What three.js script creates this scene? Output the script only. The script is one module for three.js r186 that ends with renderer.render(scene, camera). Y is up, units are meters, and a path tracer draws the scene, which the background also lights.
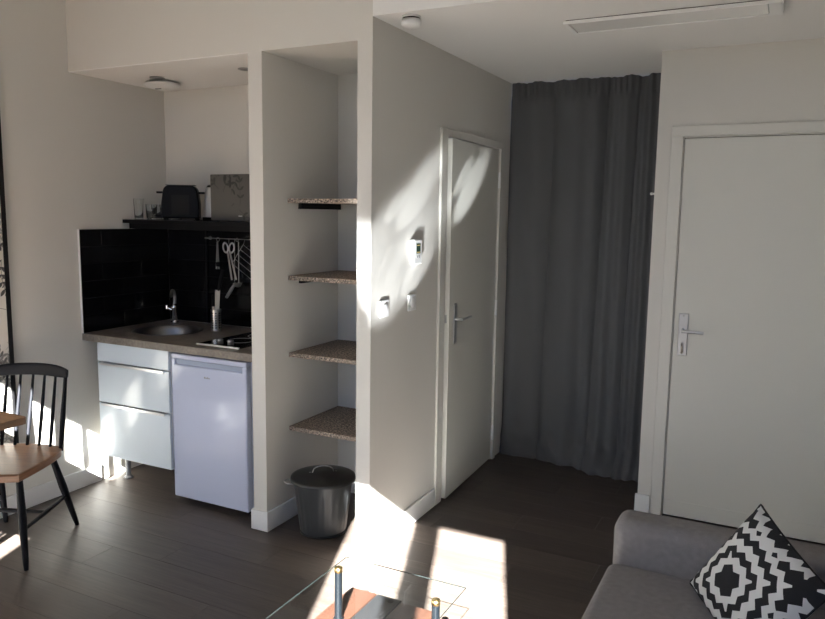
import * as THREE from 'three';
import { RoundedBoxGeometry } from 'three/addons/geometries/RoundedBoxGeometry.js';
import { mergeGeometries, mergeVertices } from 'three/addons/utils/BufferGeometryUtils.js';
import { ImprovedNoise } from 'three/addons/math/ImprovedNoise.js';

// ---------- camera, sky, sun, exposure ----------
const scene = new THREE.Scene();
const renderer = new THREE.WebGLRenderer({ antialias: true });
renderer.toneMapping = THREE.LinearToneMapping;
renderer.toneMappingExposure = 0.92;
renderer.shadowMap.enabled = true;

const FOCAL = 736.7;                                   // pixels, for a frame 825 x 619
const camera = new THREE.PerspectiveCamera(2 * Math.atan(619 / 2 / FOCAL) * 180 / Math.PI, 825 / 619, 0.05, 60);
camera.position.set(1.6745, 1.6361, 2.8962);
camera.rotation.set(-0.1304, 0.4671, 0.0144, 'YXZ');

// clear late-morning sky: pale at the horizon, blue above, the same all the way round
{
  const w = 64, h = 64, d = new Float32Array(w * h * 4);
  for (let y = 0; y < h; y++) {
    const up = Math.max(0, Math.sin(((y + 0.5) / h - 0.5) * Math.PI)), k = Math.pow(up, 0.55);
    const ground = y < h / 2;
    for (let x = 0; x < w; x++) {
      const i = (y * w + x) * 4;
      d[i] = ground ? 2.3 : 5.0 - 3.4 * k; d[i + 1] = ground ? 2.2 : 6.6 - 3.2 * k; d[i + 2] = ground ? 2.1 : 9.6 - 1.8 * k; d[i + 3] = 1;
    }
  }
  const sky = new THREE.DataTexture(d, w, h, THREE.RGBAFormat, THREE.FloatType);
  sky.mapping = THREE.EquirectangularReflectionMapping; sky.magFilter = THREE.LinearFilter; sky.wrapS = THREE.RepeatWrapping; sky.needsUpdate = true;
  scene.background = sky;
  scene.backgroundIntensity = 0.42;
}
const SUN_DIR = new THREE.Vector3(-0.375, -0.735, -1);  // the way the light travels
const sun = new THREE.DirectionalLight(new THREE.Color(1, 0.985, 0.95), 180);
sun.position.copy(SUN_DIR).multiplyScalar(-6).add(new THREE.Vector3(0.4, 0, 0.5));
sun.target.position.set(0.4, 0, 0.5);
sun.castShadow = true; sun.shadow.mapSize.set(4096, 4096); sun.shadow.radius = 0.8;
Object.assign(sun.shadow.camera, { left: -5, right: 5, top: 5, bottom: -5, near: 0.1, far: 20 });
scene.add(sun, sun.target);

// ---------- measures ----------
const XL = -1.9422, ZK = -0.7045, ZN = -0.67, ZC = -1.95, HL = 2.386, HC = 2.4824, W2 = 0.0762, N1R = -0.6059, N1L = -0.6882, ZR = -1.1995, XR = 1.0316;
const XE = 2.65, ZW = 3.6, HT = 3.3;                    // right wall, window wall, high ceiling

// ---------- helpers ----------
let seed = 7;
const rnd = (a = 0, b = 1) => { seed = (seed * 1664525 + 1013904223) >>> 0; return a + (b - a) * seed / 4294967296; };
const noise = new ImprovedNoise();
const taken = new Map();
const numbered = (n) => { const k = taken.get(n) || 0; taken.set(n, k + 1); return k ? n + '_' + String(k).padStart(3, '0') : n; };
const V = (x, y, z) => new THREE.Vector3(x, y, z);
const lin = (r, g, b) => new THREE.Color().setRGB(r, g, b);
const std = (c, rough = 0.6, o = {}) => new THREE.MeshStandardMaterial({ color: c, roughness: rough, ...o });
const phys = (c, rough = 0.6, o = {}) => new THREE.MeshPhysicalMaterial({ color: c, roughness: rough, ...o });

// uv in metres, by the way each face points
function metres(g, du = 0, dv = 0) {
  const p = g.attributes.position, n = g.attributes.normal, uv = new Float32Array(p.count * 2);
  for (let i = 0; i < p.count; i++) {
    const ax = Math.abs(n.getX(i)), ay = Math.abs(n.getY(i)), az = Math.abs(n.getZ(i));
    let u, v;
    if (ay >= ax && ay >= az) { u = p.getX(i); v = p.getZ(i); } else if (az >= ax) { u = p.getX(i); v = p.getY(i); } else { u = p.getZ(i); v = p.getY(i); }
    uv[i * 2] = u + du; uv[i * 2 + 1] = v + dv;
  }
  g.setAttribute('uv', new THREE.BufferAttribute(uv, 2));
  return g;
}
// a box from its limits
function slab(x0, x1, y0, y1, z0, z1, r = 0, seg = 2) {
  const w = x1 - x0, h = y1 - y0, d = z1 - z0;
  const g = r > 0 ? new RoundedBoxGeometry(w, h, d, seg, Math.min(r, w / 2.01, h / 2.01, d / 2.01)) : new THREE.BoxGeometry(w, h, d);
  g.translate((x0 + x1) / 2, (y0 + y1) / 2, (z0 + z1) / 2);
  return metres(g);
}
function rod(a, b, r0, r1 = r0, seg = 12) {
  const d = b.clone().sub(a), g = new THREE.CylinderGeometry(r1, r0, d.length(), seg);
  g.applyQuaternion(new THREE.Quaternion().setFromUnitVectors(V(0, 1, 0), d.clone().normalize()));
  g.translate((a.x + b.x) / 2, (a.y + b.y) / 2, (a.z + b.z) / 2);
  return g;
}
function turned(a, b, prof, seg = 14) {                  // a lathed bar from a to b; prof: [share of length, radius]
  const d = b.clone().sub(a), L = d.length();
  const g = new THREE.LatheGeometry(prof.map(([t, r]) => new THREE.Vector2(r, t * L)), seg);
  g.applyQuaternion(new THREE.Quaternion().setFromUnitVectors(V(0, 1, 0), d.normalize()));
  g.translate(a.x, a.y, a.z);
  return g;
}
const tube = (pts, r, seg = 24, rs = 8) => new THREE.TubeGeometry(new THREE.CatmullRomCurve3(pts), seg, r, rs, false);
const lathe = (pts, seg = 32) => new THREE.LatheGeometry(pts.map(([r, y]) => new THREE.Vector2(r, y)), seg);
const joined = (...gs) => mergeGeometries(gs.map((g) => { const q = g.index ? g.toNonIndexed() : g; for (const k of Object.keys(q.attributes)) if (!['position', 'normal', 'uv'].includes(k)) q.deleteAttribute(k); return q; }));
function mesh(name, g, m, parent) {
  const o = new THREE.Mesh(g, m); o.castShadow = o.receiveShadow = true;
  o.name = parent ? name : numbered(name);
  (parent || scene).add(o);
  return o;
}
function tag(o, label, category, group) { Object.assign(o.userData, { label, category }); if (group) o.userData.group = group; return o; }
function thing(name, label, category, pos = [0, 0, 0], turn = 0, group) {
  const o = new THREE.Group(); o.name = numbered(name); o.position.set(...pos); o.rotation.y = turn; scene.add(o);
  return tag(o, label, category, group);
}
function struct(o, label, category) { o.userData.kind = 'structure'; return tag(o, label, category); }

// ---------- textures ----------
function dataTex(w, h, f, srgb = true) {
  const d = new Uint8Array(w * h * 4);
  for (let y = 0; y < h; y++) for (let x = 0; x < w; x++) { const c = f(x / w, y / h, x, y), i = (y * w + x) * 4; for (let k = 0; k < 3; k++) d[i + k] = Math.max(0, Math.min(255, c[k] ?? c[0])); d[i + 3] = 255; }
  const t = new THREE.DataTexture(d, w, h); t.wrapS = t.wrapT = THREE.RepeatWrapping; t.magFilter = THREE.LinearFilter; t.minFilter = THREE.LinearMipmapLinearFilter; t.generateMipmaps = true;
  if (srgb) t.colorSpace = THREE.SRGBColorSpace; t.needsUpdate = true; return t;
}
// noise that repeats with the texture
function tile(u, v, fu, fv, z = 0) {
  const a = noise.noise(u * fu, v * fv, z), b = noise.noise((u - 1) * fu, v * fv, z), c = noise.noise(u * fu, (v - 1) * fv, z), d = noise.noise((u - 1) * fu, (v - 1) * fv, z);
  return (a * (1 - u) + b * u) * (1 - v) + (c * (1 - u) + d * u) * v;
}
function canvasTex(w, h, draw) {
  const c = document.createElement('canvas'); c.width = w; c.height = h; draw(c.getContext('2d'), w, h);
  const t = new THREE.CanvasTexture(c); t.colorSpace = THREE.SRGBColorSpace; t.wrapS = t.wrapT = THREE.RepeatWrapping; return t;
}
const repeat = (t, sx, sy) => { const c = t.clone(); c.repeat.set(1 / sx, 1 / sy); c.needsUpdate = true; return c; };

const grain = dataTex(1024, 256, (u, v) => {             // long wood grain, light to dark about a middle grey
  const w = 0.5 * tile(u, v, 4, 22, 1) + 0.35 * tile(u, v, 9, 60, 2) + 0.25 * tile(u, v, 30, 110, 3) + 0.3 * tile(u, v, 2, 4, 4);
  const t = 186 + 70 * w; return [t, t, t];
});
const speckle = dataTex(512, 512, (u, v, x, y) => {      // pressed wood chips
  const k = tile(u, v, 44, 36, 5), c = tile(u, v, 22, 44, 9), q = tile(u, v, 90, 70, 2);
  const t = 165 + 150 * k + 110 * c + 90 * q; return [t, t * 0.93, t * 0.87];
});
const plaster = dataTex(256, 256, (u, v) => { const t = 128 + 50 * tile(u, v, 24, 24, 1) + 40 * tile(u, v, 60, 60, 4); return [t, t, t]; }, false);
const stone = dataTex(512, 512, (u, v) => { const t = 200 + 40 * tile(u, v, 14, 14, 3) + 40 * tile(u, v, 60, 60, 6) + 24 * tile(u, v, 5, 5, 8); return [t, t * 0.985, t * 0.96]; });
const weave = dataTex(256, 256, (u, v, x, y) => { const t = 128 + 60 * Math.sin(x * Math.PI / 4) * Math.sin(y * Math.PI / 4 + (x >> 3) * Math.PI) + 40 * tile(u, v, 40, 40, 2); return [t, t, t]; }, false);
const cloth = dataTex(256, 256, (u, v) => { const t = 222 + 26 * tile(u, v, 90, 90, 2) + 18 * tile(u, v, 12, 12, 5); return [t, t, t]; });

function leaf(c, x, y, a, L, fill) {
  c.save(); c.translate(x, y); c.rotate(a); c.beginPath(); c.moveTo(0, 0); c.quadraticCurveTo(L * 0.45, -L * 0.42, L, 0); c.quadraticCurveTo(L * 0.45, L * 0.42, 0, 0); c.fillStyle = fill; c.fill();
  c.beginPath(); c.moveTo(0, 0); c.lineTo(L * 0.9, 0); c.lineWidth = 1.4; c.strokeStyle = 'rgba(40,40,40,0.5)'; c.stroke(); c.restore();
}
function floral(back, tones, s, w, h) {
  return canvasTex(w, h, (c) => {
    c.fillStyle = back; c.fillRect(0, 0, w, h);
    for (let k = 0; k < s; k++) {
      let x = rnd(0, w), y = rnd(0, h), a = rnd(0, 6.28); const bend = rnd(-0.12, 0.12), tone = tones[k % tones.length], L = rnd(26, 46);
      c.lineWidth = 2.2; c.strokeStyle = tone;
      for (let j = 0; j < 9; j++) {
        const nx = x + Math.cos(a) * 18, ny = y + Math.sin(a) * 18;
        c.beginPath(); c.moveTo(x, y); c.lineTo(nx, ny); c.stroke();
        if (j % 2) { leaf(c, nx, ny, a + 0.9, L, tone); leaf(c, nx, ny, a - 0.9, L * 0.9, tone); }
        x = nx; y = ny; a += bend + rnd(-0.08, 0.08);
      }
      leaf(c, x, y, a, L * 1.1, tone);
    }
  });
}
const floralPale = floral('#d6d2c8', ['#4a4a48', '#8c8a84', '#6a6864', '#a5a29a'], 110, 512, 1024);
const floralDark = floral('#7c7a76', ['#343331', '#454442', '#565451'], 34, 512, 512);

// black and white stepped pattern of the cushion
const stepped = canvasTex(768, 768, (c, w, h) => {
  const img = c.createImageData(w, h), N = 8;
  const tri = (x) => Math.abs(((x % 1) + 1) % 1 - 0.5) * 2;
  for (let y = 0; y < h; y++) for (let x = 0; x < w; x++) {
    let u = ((x / w) * 1.05 + 0.07) % 1, v = ((y / h) * 1.05 + 0.07) % 1; u = u * 2 - 1; v = v * 2 - 1;
    const au = Math.abs(u), av = Math.abs(v), far = Math.max(au, av), near = Math.min(au, av);
    const s = far * 0.86 + near * 0.20 + 0.085 * tri((au > av ? v : u) * N / 2);
    const band = s < 0.085 ? 0 : s < 0.27 ? 1 : s < 0.42 ? 0 : s < 0.55 ? 1 : s < 0.70 ? 0 : s < 0.83 ? 1 : s < 0.95 ? 0 : 1;
    const i = (y * w + x) * 4, t = band ? 26 : 222; img.data[i] = t; img.data[i + 1] = t; img.data[i + 2] = band ? 30 : 220; img.data[i + 3] = 255;
  }
  c.putImageData(img, 0, 0);
});

// ---------- materials ----------
const M = {
  wall: std(lin(0.645, 0.625, 0.58), 0.9, { bumpMap: repeat(plaster, 0.5, 0.5), bumpScale: 0.0006 }),
  ceil: std(lin(0.80, 0.79, 0.77), 0.95),
  trim: std(lin(0.76, 0.76, 0.75), 0.45),
  door: std(lin(0.64, 0.63, 0.575), 0.42),
  casing: std(lin(0.65, 0.635, 0.585), 0.45),
  steel: std(lin(0.55, 0.55, 0.56), 0.28, { metalness: 1 }),
  chrome: std(lin(0.8, 0.8, 0.82), 0.08, { metalness: 1 }),
  alu: std(lin(0.66, 0.67, 0.69), 0.3, { metalness: 1 }),
  dullSteel: std(lin(0.42, 0.42, 0.42), 0.4, { metalness: 1 }),
  black: phys(lin(0.005, 0.005, 0.006), 0.5, { specularIntensity: 0.2 }),
  blackMatt: phys(lin(0.009, 0.009, 0.010), 0.75, { specularIntensity: 0.5 }),
  blackGloss: phys(lin(0.008, 0.008, 0.009), 0.16),
  grout: std(lin(0.008, 0.008, 0.008), 0.9),
  paintBlack: phys(lin(0.006, 0.0065, 0.009), 0.55, { specularIntensity: 0.25 }),
  whiteGloss: phys(lin(0.66, 0.73, 0.80), 0.14),
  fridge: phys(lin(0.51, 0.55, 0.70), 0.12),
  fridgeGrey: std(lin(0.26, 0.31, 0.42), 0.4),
  plasticWhite: std(lin(0.78, 0.78, 0.77), 0.35),
  grey: std(lin(0.25, 0.25, 0.26), 0.5),
  worktop: std(lin(0.27, 0.24, 0.215), 0.5, { map: repeat(stone, 0.9, 0.9) }),
  chip: std(lin(0.66, 0.62, 0.57), 0.85, { map: repeat(speckle, 0.34, 0.34) }),
  bin: phys(lin(0.038, 0.040, 0.042), 0.42, { specularIntensity: 0.8 }),
  teak: std(lin(0.52, 0.235, 0.095), 0.42, { map: repeat(grain, 0.5, 0.16) }),
  oakEdge: std(lin(0.47, 0.245, 0.115), 0.45, { map: repeat(grain, 0.8, 0.3) }),
  curtain: std(lin(0.098, 0.099, 0.102), 0.95, { bumpMap: repeat(weave, 0.05, 0.05), bumpScale: 0.0006 }),
  sofa: std(lin(0.285, 0.268, 0.268), 0.95, { map: repeat(cloth, 0.25, 0.25), bumpMap: repeat(weave, 0.03, 0.03), bumpScale: 0.0007 }),
  brass: std(lin(0.75, 0.55, 0.25), 0.25, { metalness: 1 }),
  post: phys(lin(0.0045, 0.006, 0.008), 0.3, { specularIntensity: 0.5 }),
  glassEdge: phys(lin(0.012, 0.016, 0.016), 0.35, { specularIntensity: 0.4 }),
  pane: phys(lin(0.97, 0.985, 0.98), 0.0, { transmission: 1, thickness: 0, ior: 1.5 }),
  glass: phys(lin(0.93, 0.95, 0.94), 0.0, { transmission: 1, thickness: 0.003, ior: 1.5 }),
};

// ---------- the setting ----------
// floor: long dark boards, laid side by side along x, each a piece of its own
const floor = mesh('floor', slab(XL - 0.2, XE + 0.2, -0.16, -0.012, ZC - 0.2, ZW + 0.12), std(lin(0.02, 0.017, 0.015), 0.9));
struct(floor, 'dark brown board floor with narrow joints', 'floor');
{
  const tones = [[0.122, 0.096, 0.082], [0.107, 0.084, 0.072], [0.134, 0.106, 0.090], [0.115, 0.092, 0.080], [0.142, 0.111, 0.094]].map((c) => std(lin(...c), 0.46, { map: repeat(grain, 1.25, 0.36), bumpMap: repeat(grain, 1.25, 0.36), bumpScale: 0.0005 }));
  const wd = 0.19, len = 1.29, gap = 0.0012;
  let row = 0;
  for (let z = ZC - 0.02; z < ZW; z += wd, row++) {
    const z1 = Math.min(z + wd - gap, ZW);
    for (let x = XL - (row % 3) * 0.43 - rnd(0, 0.2); x < XE; x += len) {
      const x0 = Math.max(x, XL), x1 = Math.min(x + len - gap, XE);
      if (x1 - x0 < 0.02) continue;
      const g = new THREE.BoxGeometry(x1 - x0, 0.012, z1 - z); g.translate((x0 + x1) / 2, -0.006, (z + z1) / 2);
      mesh('board', metres(g, rnd(0, 3), rnd(0, 3)), tones[Math.floor(rnd(0, 4.999))], floor);
    }
  }
}
struct(mesh('wall_left', slab(XL - 0.2, XL, 0, HT, ZC - 0.2, ZW + 0.12), M.wall), 'off-white painted wall beside the kitchenette and dining chair', 'wall');
struct(mesh('wall_right', slab(XE, XE + 0.2, 0, HT, ZC - 0.2, ZW + 0.12), M.wall), 'off-white painted wall behind the sofa', 'wall');
struct(mesh('wall_back', slab(XL, XE, 0, HL, ZC - 0.2, ZC), M.wall), 'off-white wall behind the grey curtain', 'wall');
struct(mesh('wall_kitchen', slab(XL, N1R, 0, HL, ZK - 0.14, ZK), M.wall), 'off-white back wall of the kitchenette recess', 'wall');
struct(mesh('wall_niche', slab(N1R, -W2, 0, HL, ZN - 0.14, ZN), M.wall), 'off-white back wall of the shelf niche', 'wall');
struct(mesh('wall_upper', slab(XL, 0, HL, HT, ZC, 0), M.wall), 'off-white lintel wall above the kitchenette and shelf niche', 'wall');
struct(mesh('ceiling_kitchen', slab(XL, N1L, HL - 0.004, HL, ZK, -0.002), M.ceil), 'white lowered ceiling of the kitchenette recess', 'ceiling');
struct(mesh('wall_pillar', slab(N1L, N1R, 0, HL, ZK, 0), M.wall), 'narrow off-white partition between fridge and shelf niche', 'wall');
const DO0 = -1.615, DO1 = -0.80, DH = 2.045;             // opening of the ajar door
struct(mesh('wall_partition', joined(slab(-W2, 0, 0, HL, DO1, 0), slab(-W2, 0, 0, HL, ZC, DO0), slab(-W2, 0, DH, HL, DO0, DO1)), M.wall), 'off-white partition wall carrying the thermostat and switches', 'wall');
const D2L = 1.168, D2R = 1.998, D2H = 2.04;
struct(mesh('wall_entry', joined(slab(XR, D2L, 0, HC, ZR - 0.1, ZR), slab(D2R, XE, 0, HC, ZR - 0.1, ZR), slab(D2L, D2R, D2H, HC, ZR - 0.1, ZR), slab(XR, XR + 0.1, 0, HC, ZC, ZR - 0.1)), M.wall), 'off-white wall around the closed door on the right', 'wall');
struct(mesh('ceiling_entry', slab(0, XE, HC, HT, ZC, 0), M.ceil), 'lowered white ceiling over the entrance with the long lamp', 'ceiling');
struct(mesh('ceiling', slab(XL - 0.2, XE + 0.2, HT, HT + 0.2, ZC - 0.2, ZW + 0.12), M.ceil), 'high white ceiling of the living room', 'ceiling');
// window wall behind the camera with two tall casement windows
const WIN = [[1.05, 2.185], [-1.46, -0.325]], WY0 = 0.06, WY1 = 3.12;
{
  const gs = []; let x = XL;
  for (const [a, b] of [WIN[1], WIN[0]]) { gs.push(slab(x, a, 0, HT, ZW, ZW + 0.12)); gs.push(slab(a, b, 0, WY0, ZW, ZW + 0.12), slab(a, b, WY1, HT, ZW, ZW + 0.12)); x = b; }
  gs.push(slab(x, XE, 0, HT, ZW, ZW + 0.12));
  struct(mesh('wall_window', joined(...gs), M.wall), 'off-white wall with two tall windows', 'wall');
}
WIN.forEach(([a, b], n) => {
  const w = new THREE.Group(); w.name = 'window_' + (n + 1); scene.add(w);
  struct(w, n ? 'tall white casement window near the dining table' : 'tall white casement window near the sofa', 'window');
  const z0 = ZW + 0.0, z1 = ZW + 0.045, pw = 0.365, top = 3.02, p = [a + 0.14, a + 0.635];
  mesh('frame', joined(slab(a, a + 0.05, WY0, WY1, z0, z1), slab(b - 0.05, b, WY0, WY1, z0, z1), slab(a + 0.05, b - 0.05, WY1 - 0.05, WY1, z0, z1), slab(a + 0.05, b - 0.05, WY0, WY0 + 0.05, z0, z1)), M.trim, w);
  p.forEach((x0, k) => {
    const x1 = x0 + pw, lo = k ? x0 - 0.063 : a + 0.051, hi = k ? b - 0.051 : x1 + 0.061;
    const leafMesh = mesh('casement', joined(slab(lo, x0, WY0 + 0.051, WY1 - 0.051, z0, z1), slab(x1, hi, WY0 + 0.051, WY1 - 0.051, z0, z1), slab(x0, x1, top, WY1 - 0.051, z0, z1), slab(x0, x1, WY0 + 0.051, 0.5, z0, z1), slab(x0, x1, 0.98, 1.03, z0, z1)), M.trim, w);
    const g = new THREE.PlaneGeometry(pw, top - 0.5); g.translate(x0 + pw / 2, (top + 0.5) / 2, ZW + 0.022);
    mesh('pane', g, M.pane, leafMesh);
    if (n && k) mesh('glazing_bar', slab(x0 + pw / 2 - 0.011, x0 + pw / 2 + 0.011, 1.03, top, z0, z1), M.trim, leafMesh);
  });
  mesh('handle', joined(rod(V(p[1] - 0.03, 1.1, ZW - 0.03), V(p[1] - 0.03, 1.1, ZW + 0.0), 0.009), rod(V(p[1] - 0.03, 1.1, ZW - 0.03), V(p[1] - 0.03, 0.99, ZW - 0.03), 0.008)), M.steel, w);
});
// baseboards
const BB = 0.104, BT = 0.012;
struct(mesh('baseboard_left', slab(XL, XL + BT, 0, BB, -0.10, ZW, 0.003, 1), M.trim), 'white baseboard along the left wall', 'baseboard');
struct(mesh('baseboard_pillar', joined(slab(N1L - BT, N1R + BT, 0, BB, 0, BT, 0.003, 1), slab(N1R, N1R + BT, 0, BB, ZN, 0.001, 0.003, 1), slab(N1L - BT, N1L, 0, BB, -0.055, 0.001)), M.trim), 'white baseboard wrapping the narrow partition foot', 'baseboard');
struct(mesh('baseboard_partition', joined(slab(-W2 - BT, BT, 0, BB, 0, BT, 0.003, 1), slab(0, BT, 0, BB, -0.715, 0.001, 0.003, 1), slab(-W2 - BT, -W2, 0, BB, ZN, 0.001, 0.003, 1)), M.trim), 'white baseboard below the thermostat wall', 'baseboard');
struct(mesh('baseboard_niche', slab(N1R + BT, -W2 - BT, 0, BB, ZN, ZN + BT), M.trim), 'white baseboard at the back of the shelf niche', 'baseboard');
struct(mesh('baseboard_entry', slab(XR - BT, 1.098, 0, BB, ZR, ZR + BT, 0.003, 1), M.trim), 'short white baseboard left of the closed door', 'baseboard');
struct(mesh('baseboard_right', slab(2.07, XE, 0, BB, ZR, ZR + BT, 0.003, 1), M.trim), 'white baseboard right of the closed door', 'baseboard');

// the door standing ajar in the partition
{
  const d = new THREE.Group(); d.name = 'door_1'; scene.add(d); struct(d, 'white flush door standing slightly ajar beside the curtain', 'door');
  mesh('casing', joined(slab(-0.001, 0.014, 0, DH + 0.042, -0.795, -0.722, 0.003, 1), slab(-0.001, 0.014, 0, DH + 0.042, -1.665, -1.62, 0.003, 1), slab(-0.001, 0.014, DH, DH + 0.042, -1.62, -0.795, 0.003, 1), slab(-W2, -0.045, 0, DH, -0.812, DO1), slab(-W2, -0.045, 0, DH, DO0, -1.603)), M.casing, d);
  const hinge = new THREE.Group(); hinge.name = 'leaf_swing'; hinge.position.set(0, 0, -1.611); hinge.rotation.y = 0.040; d.add(hinge);
  const lf = mesh('leaf', slab(-0.04, 0, 0.012, 2.04, 0, 0.798, 0.002, 1), M.door, hinge);
  const hz = 0.798 - 0.085;
  mesh('handle_plate', slab(0.0, 0.008, 0.905, 1.135, hz - 0.022, hz + 0.022, 0.004, 1), M.steel, hinge);
  mesh('lever', joined(rod(V(0.006, 1.045, hz), V(0.052, 1.045, hz), 0.0095), tube([V(0.050, 1.045, hz), V(0.056, 1.046, hz - 0.03), V(0.056, 1.047, hz - 0.115)], 0.0085, 16)), M.steel, hinge);
  mesh('latch', slab(-0.027, -0.014, 1.03, 1.075, 0.797, 0.8005), M.dullSteel, hinge);
  d.remove(hinge);                                        // the leaf and its fittings are direct parts of the door
  hinge.updateMatrix();
  for (const c of [...hinge.children]) { c.geometry.applyMatrix4(hinge.matrix); d.add(c); }
  for (const y of [0.19, 1.03, 1.85]) mesh('hinge', rod(V(0.010, y - 0.05, -1.616), V(0.010, y + 0.05, -1.616), 0.009), M.plasticWhite, d);
}
// the closed door on the right
{
  const d = new THREE.Group(); d.name = 'door_2'; scene.add(d); struct(d, 'closed white flush door behind the sofa', 'door');
  const f = ZR;
  mesh('casing', joined(slab(1.103, D2L - 0.004, 0, 2.10, f - 0.001, f + 0.014, 0.004, 1), slab(D2R + 0.004, 2.062, 0, 2.10, f - 0.001, f + 0.014, 0.004, 1), slab(1.103, 2.062, 2.046, 2.10, f - 0.001, f + 0.016, 0.004, 1)), M.casing, d);
  mesh('leaf', slab(D2L + 0.002, D2R - 0.002, 0.012, 2.036, f - 0.042, f + 0.002, 0.002, 1), M.door, d);
  mesh('handle_plate', slab(1.194, 1.243, 0.905, 1.13, f + 0.002, f + 0.010, 0.004, 1), M.steel, d);
  mesh('lever', joined(rod(V(1.218, 1.042, f + 0.008), V(1.218, 1.042, f + 0.052), 0.0095), tube([V(1.218, 1.042, f + 0.05), V(1.235, 1.042, f + 0.057), V(1.325, 1.040, f + 0.057)], 0.0085, 16)), M.steel, d);
  const lock = mesh('lock', slab(1.210, 1.226, 0.915, 0.978, f + 0.010, f + 0.024, 0.006, 2), M.chrome, d);
  mesh('keyhole', slab(1.2165, 1.2195, 0.956, 0.972, f + 0.0235, f + 0.0246), M.black, lock);
  mesh('screw', rod(V(1.218, 1.118, f + 0.009), V(1.218, 1.118, f + 0.0115), 0.005), M.dullSteel, d);
  mesh('kick_strip', slab(D2L + 0.004, D2R - 0.004, 0.014, 0.100, f + 0.002, f + 0.0055, 0.0015, 1), M.door, d);
}

// ---------- kitchenette ----------
const WT = 0.915;                                        // worktop height
// black wall tiles, 10 x 30 cm, glossy, each of its own
{
  const b = new THREE.Group(); b.name = 'trim_1'; scene.add(b); struct(b, 'black glossy wall tiles behind the sink', 'tiles');
  mesh('grout_bed', joined(slab(XL, XL + 0.004, WT, 1.515, -0.70, -0.015), slab(XL + 0.004, N1L, WT, 1.515, ZK, ZK + 0.004)), M.grout, b);
  mesh('edge_strip', slab(XL, XL + 0.012, WT, 1.517, -0.015, -0.011), M.plasticWhite, b);
  const tileMats = [phys(lin(0.004, 0.004, 0.005), 0.13, { specularIntensity: 0.55 }), phys(lin(0.005, 0.005, 0.006), 0.17, { specularIntensity: 0.55 }), phys(lin(0.003, 0.003, 0.004), 0.1, { specularIntensity: 0.55 })];
  const g3 = 0.0028;
  for (let r = 0; r < 6; r++) {
    const y0 = WT + r * 0.1 + g3 / 2, y1 = WT + (r + 1) * 0.1 - g3 / 2, off = (r % 2) * 0.15;
    for (let z = -0.015 + (off ? -0 : 0); z > ZK + 0.012; ) {
      const L = z > -0.016 && off ? 0.15 : 0.30, zn = Math.max(z - L, ZK + 0.011);
      if (z - zn > 0.02) { const t = mesh('tile', slab(XL + 0.004, XL + 0.0105 + rnd(0, 0.0008), y0, y1, zn + g3 / 2, z - g3 / 2, 0.0022, 1), tileMats[Math.floor(rnd(0, 2.99))], b); }
      z = zn - 0; if (zn <= ZK + 0.012) break;
    }
    for (let x = XL + 0.012; x < N1L - 0.01; ) {
      const L = x < XL + 0.013 && off ? 0.15 : 0.30, xn = Math.min(x + L, N1L);
      if (xn - x > 0.02) mesh('tile', slab(x + g3 / 2, xn - g3 / 2, y0, y1, ZK + 0.004, ZK + 0.0105 + rnd(0, 0.0008), 0.0022, 1), tileMats[Math.floor(rnd(0, 2.99))], b);
      x = xn;
    }
  }
}
// worktop, with a round hole for the sink
const SK = [-1.605, -0.345], SR = 0.205;
{
  const s = new THREE.Shape(); const x0 = XL + 0.001, x1 = N1L - 0.001, z0 = 0.012, z1 = -ZK - 0.012;
  s.moveTo(x0, z0); s.lineTo(x1, z0); s.lineTo(x1, z1); s.lineTo(x0, z1); s.closePath();
  const hole = new THREE.Path(); hole.absarc(SK[0], -SK[1], SR - 0.012, 0, Math.PI * 2, true); s.holes.push(hole);
  const g = new THREE.ExtrudeGeometry(s, { depth: 0.038, bevelEnabled: true, bevelThickness: 0.002, bevelSize: 0.002, bevelOffset: -0.002, bevelSegments: 1, curveSegments: 40 });
  g.rotateX(-Math.PI / 2); g.translate(0, WT - 0.04, 0); metres(g);
  tag(mesh('worktop', g, M.worktop), 'brown-grey stone-look worktop over the drawers and fridge', 'worktop');
}
{
  const t = thing('sink', 'round stainless steel sink set into the brown-grey worktop', 'sink', [SK[0], WT, SK[1]]);
  mesh('basin', lathe([[SR, 0.0005], [SR, 0.003], [SR - 0.008, 0.0045], [SR - 0.022, 0.002], [SR - 0.03, -0.02], [SR - 0.045, -0.12], [SR - 0.075, -0.145], [0.03, -0.152], [0.0, -0.152]], 48), std(lin(0.2, 0.2, 0.205), 0.36, { metalness: 1 }), t);
  mesh('drain', lathe([[0.0, -0.147], [0.032, -0.147], [0.034, -0.151], [0.0, -0.151]], 24), M.chrome, t);
}
{
  const t = thing('tap', 'chrome mixer tap behind the round sink', 'tap', [-1.775, WT, -0.575]);
  mesh('base', lathe([[0, 0], [0.026, 0], [0.026, 0.012], [0.019, 0.02], [0, 0.02]], 24), M.chrome, t);
  mesh('body', lathe([[0, 0.018], [0.018, 0.018], [0.018, 0.095], [0.021, 0.10], [0.021, 0.125], [0.0, 0.127]], 24), M.chrome, t);
  mesh('spout', tube([V(0, 0.11, 0), V(0.005, 0.17, 0.0), V(0.015, 0.205, 0.02), V(0.045, 0.215, 0.06), V(0.075, 0.19, 0.10)], 0.011, 24, 12), M.dullSteel, t);
  mesh('lever', joined(rod(V(-0.015, 0.085, 0.0), V(-0.05, 0.10, 0.015), 0.006), rod(V(-0.05, 0.092, 0.015), V(-0.05, 0.115, 0.015), 0.009)), M.chrome, t);
}
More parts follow.
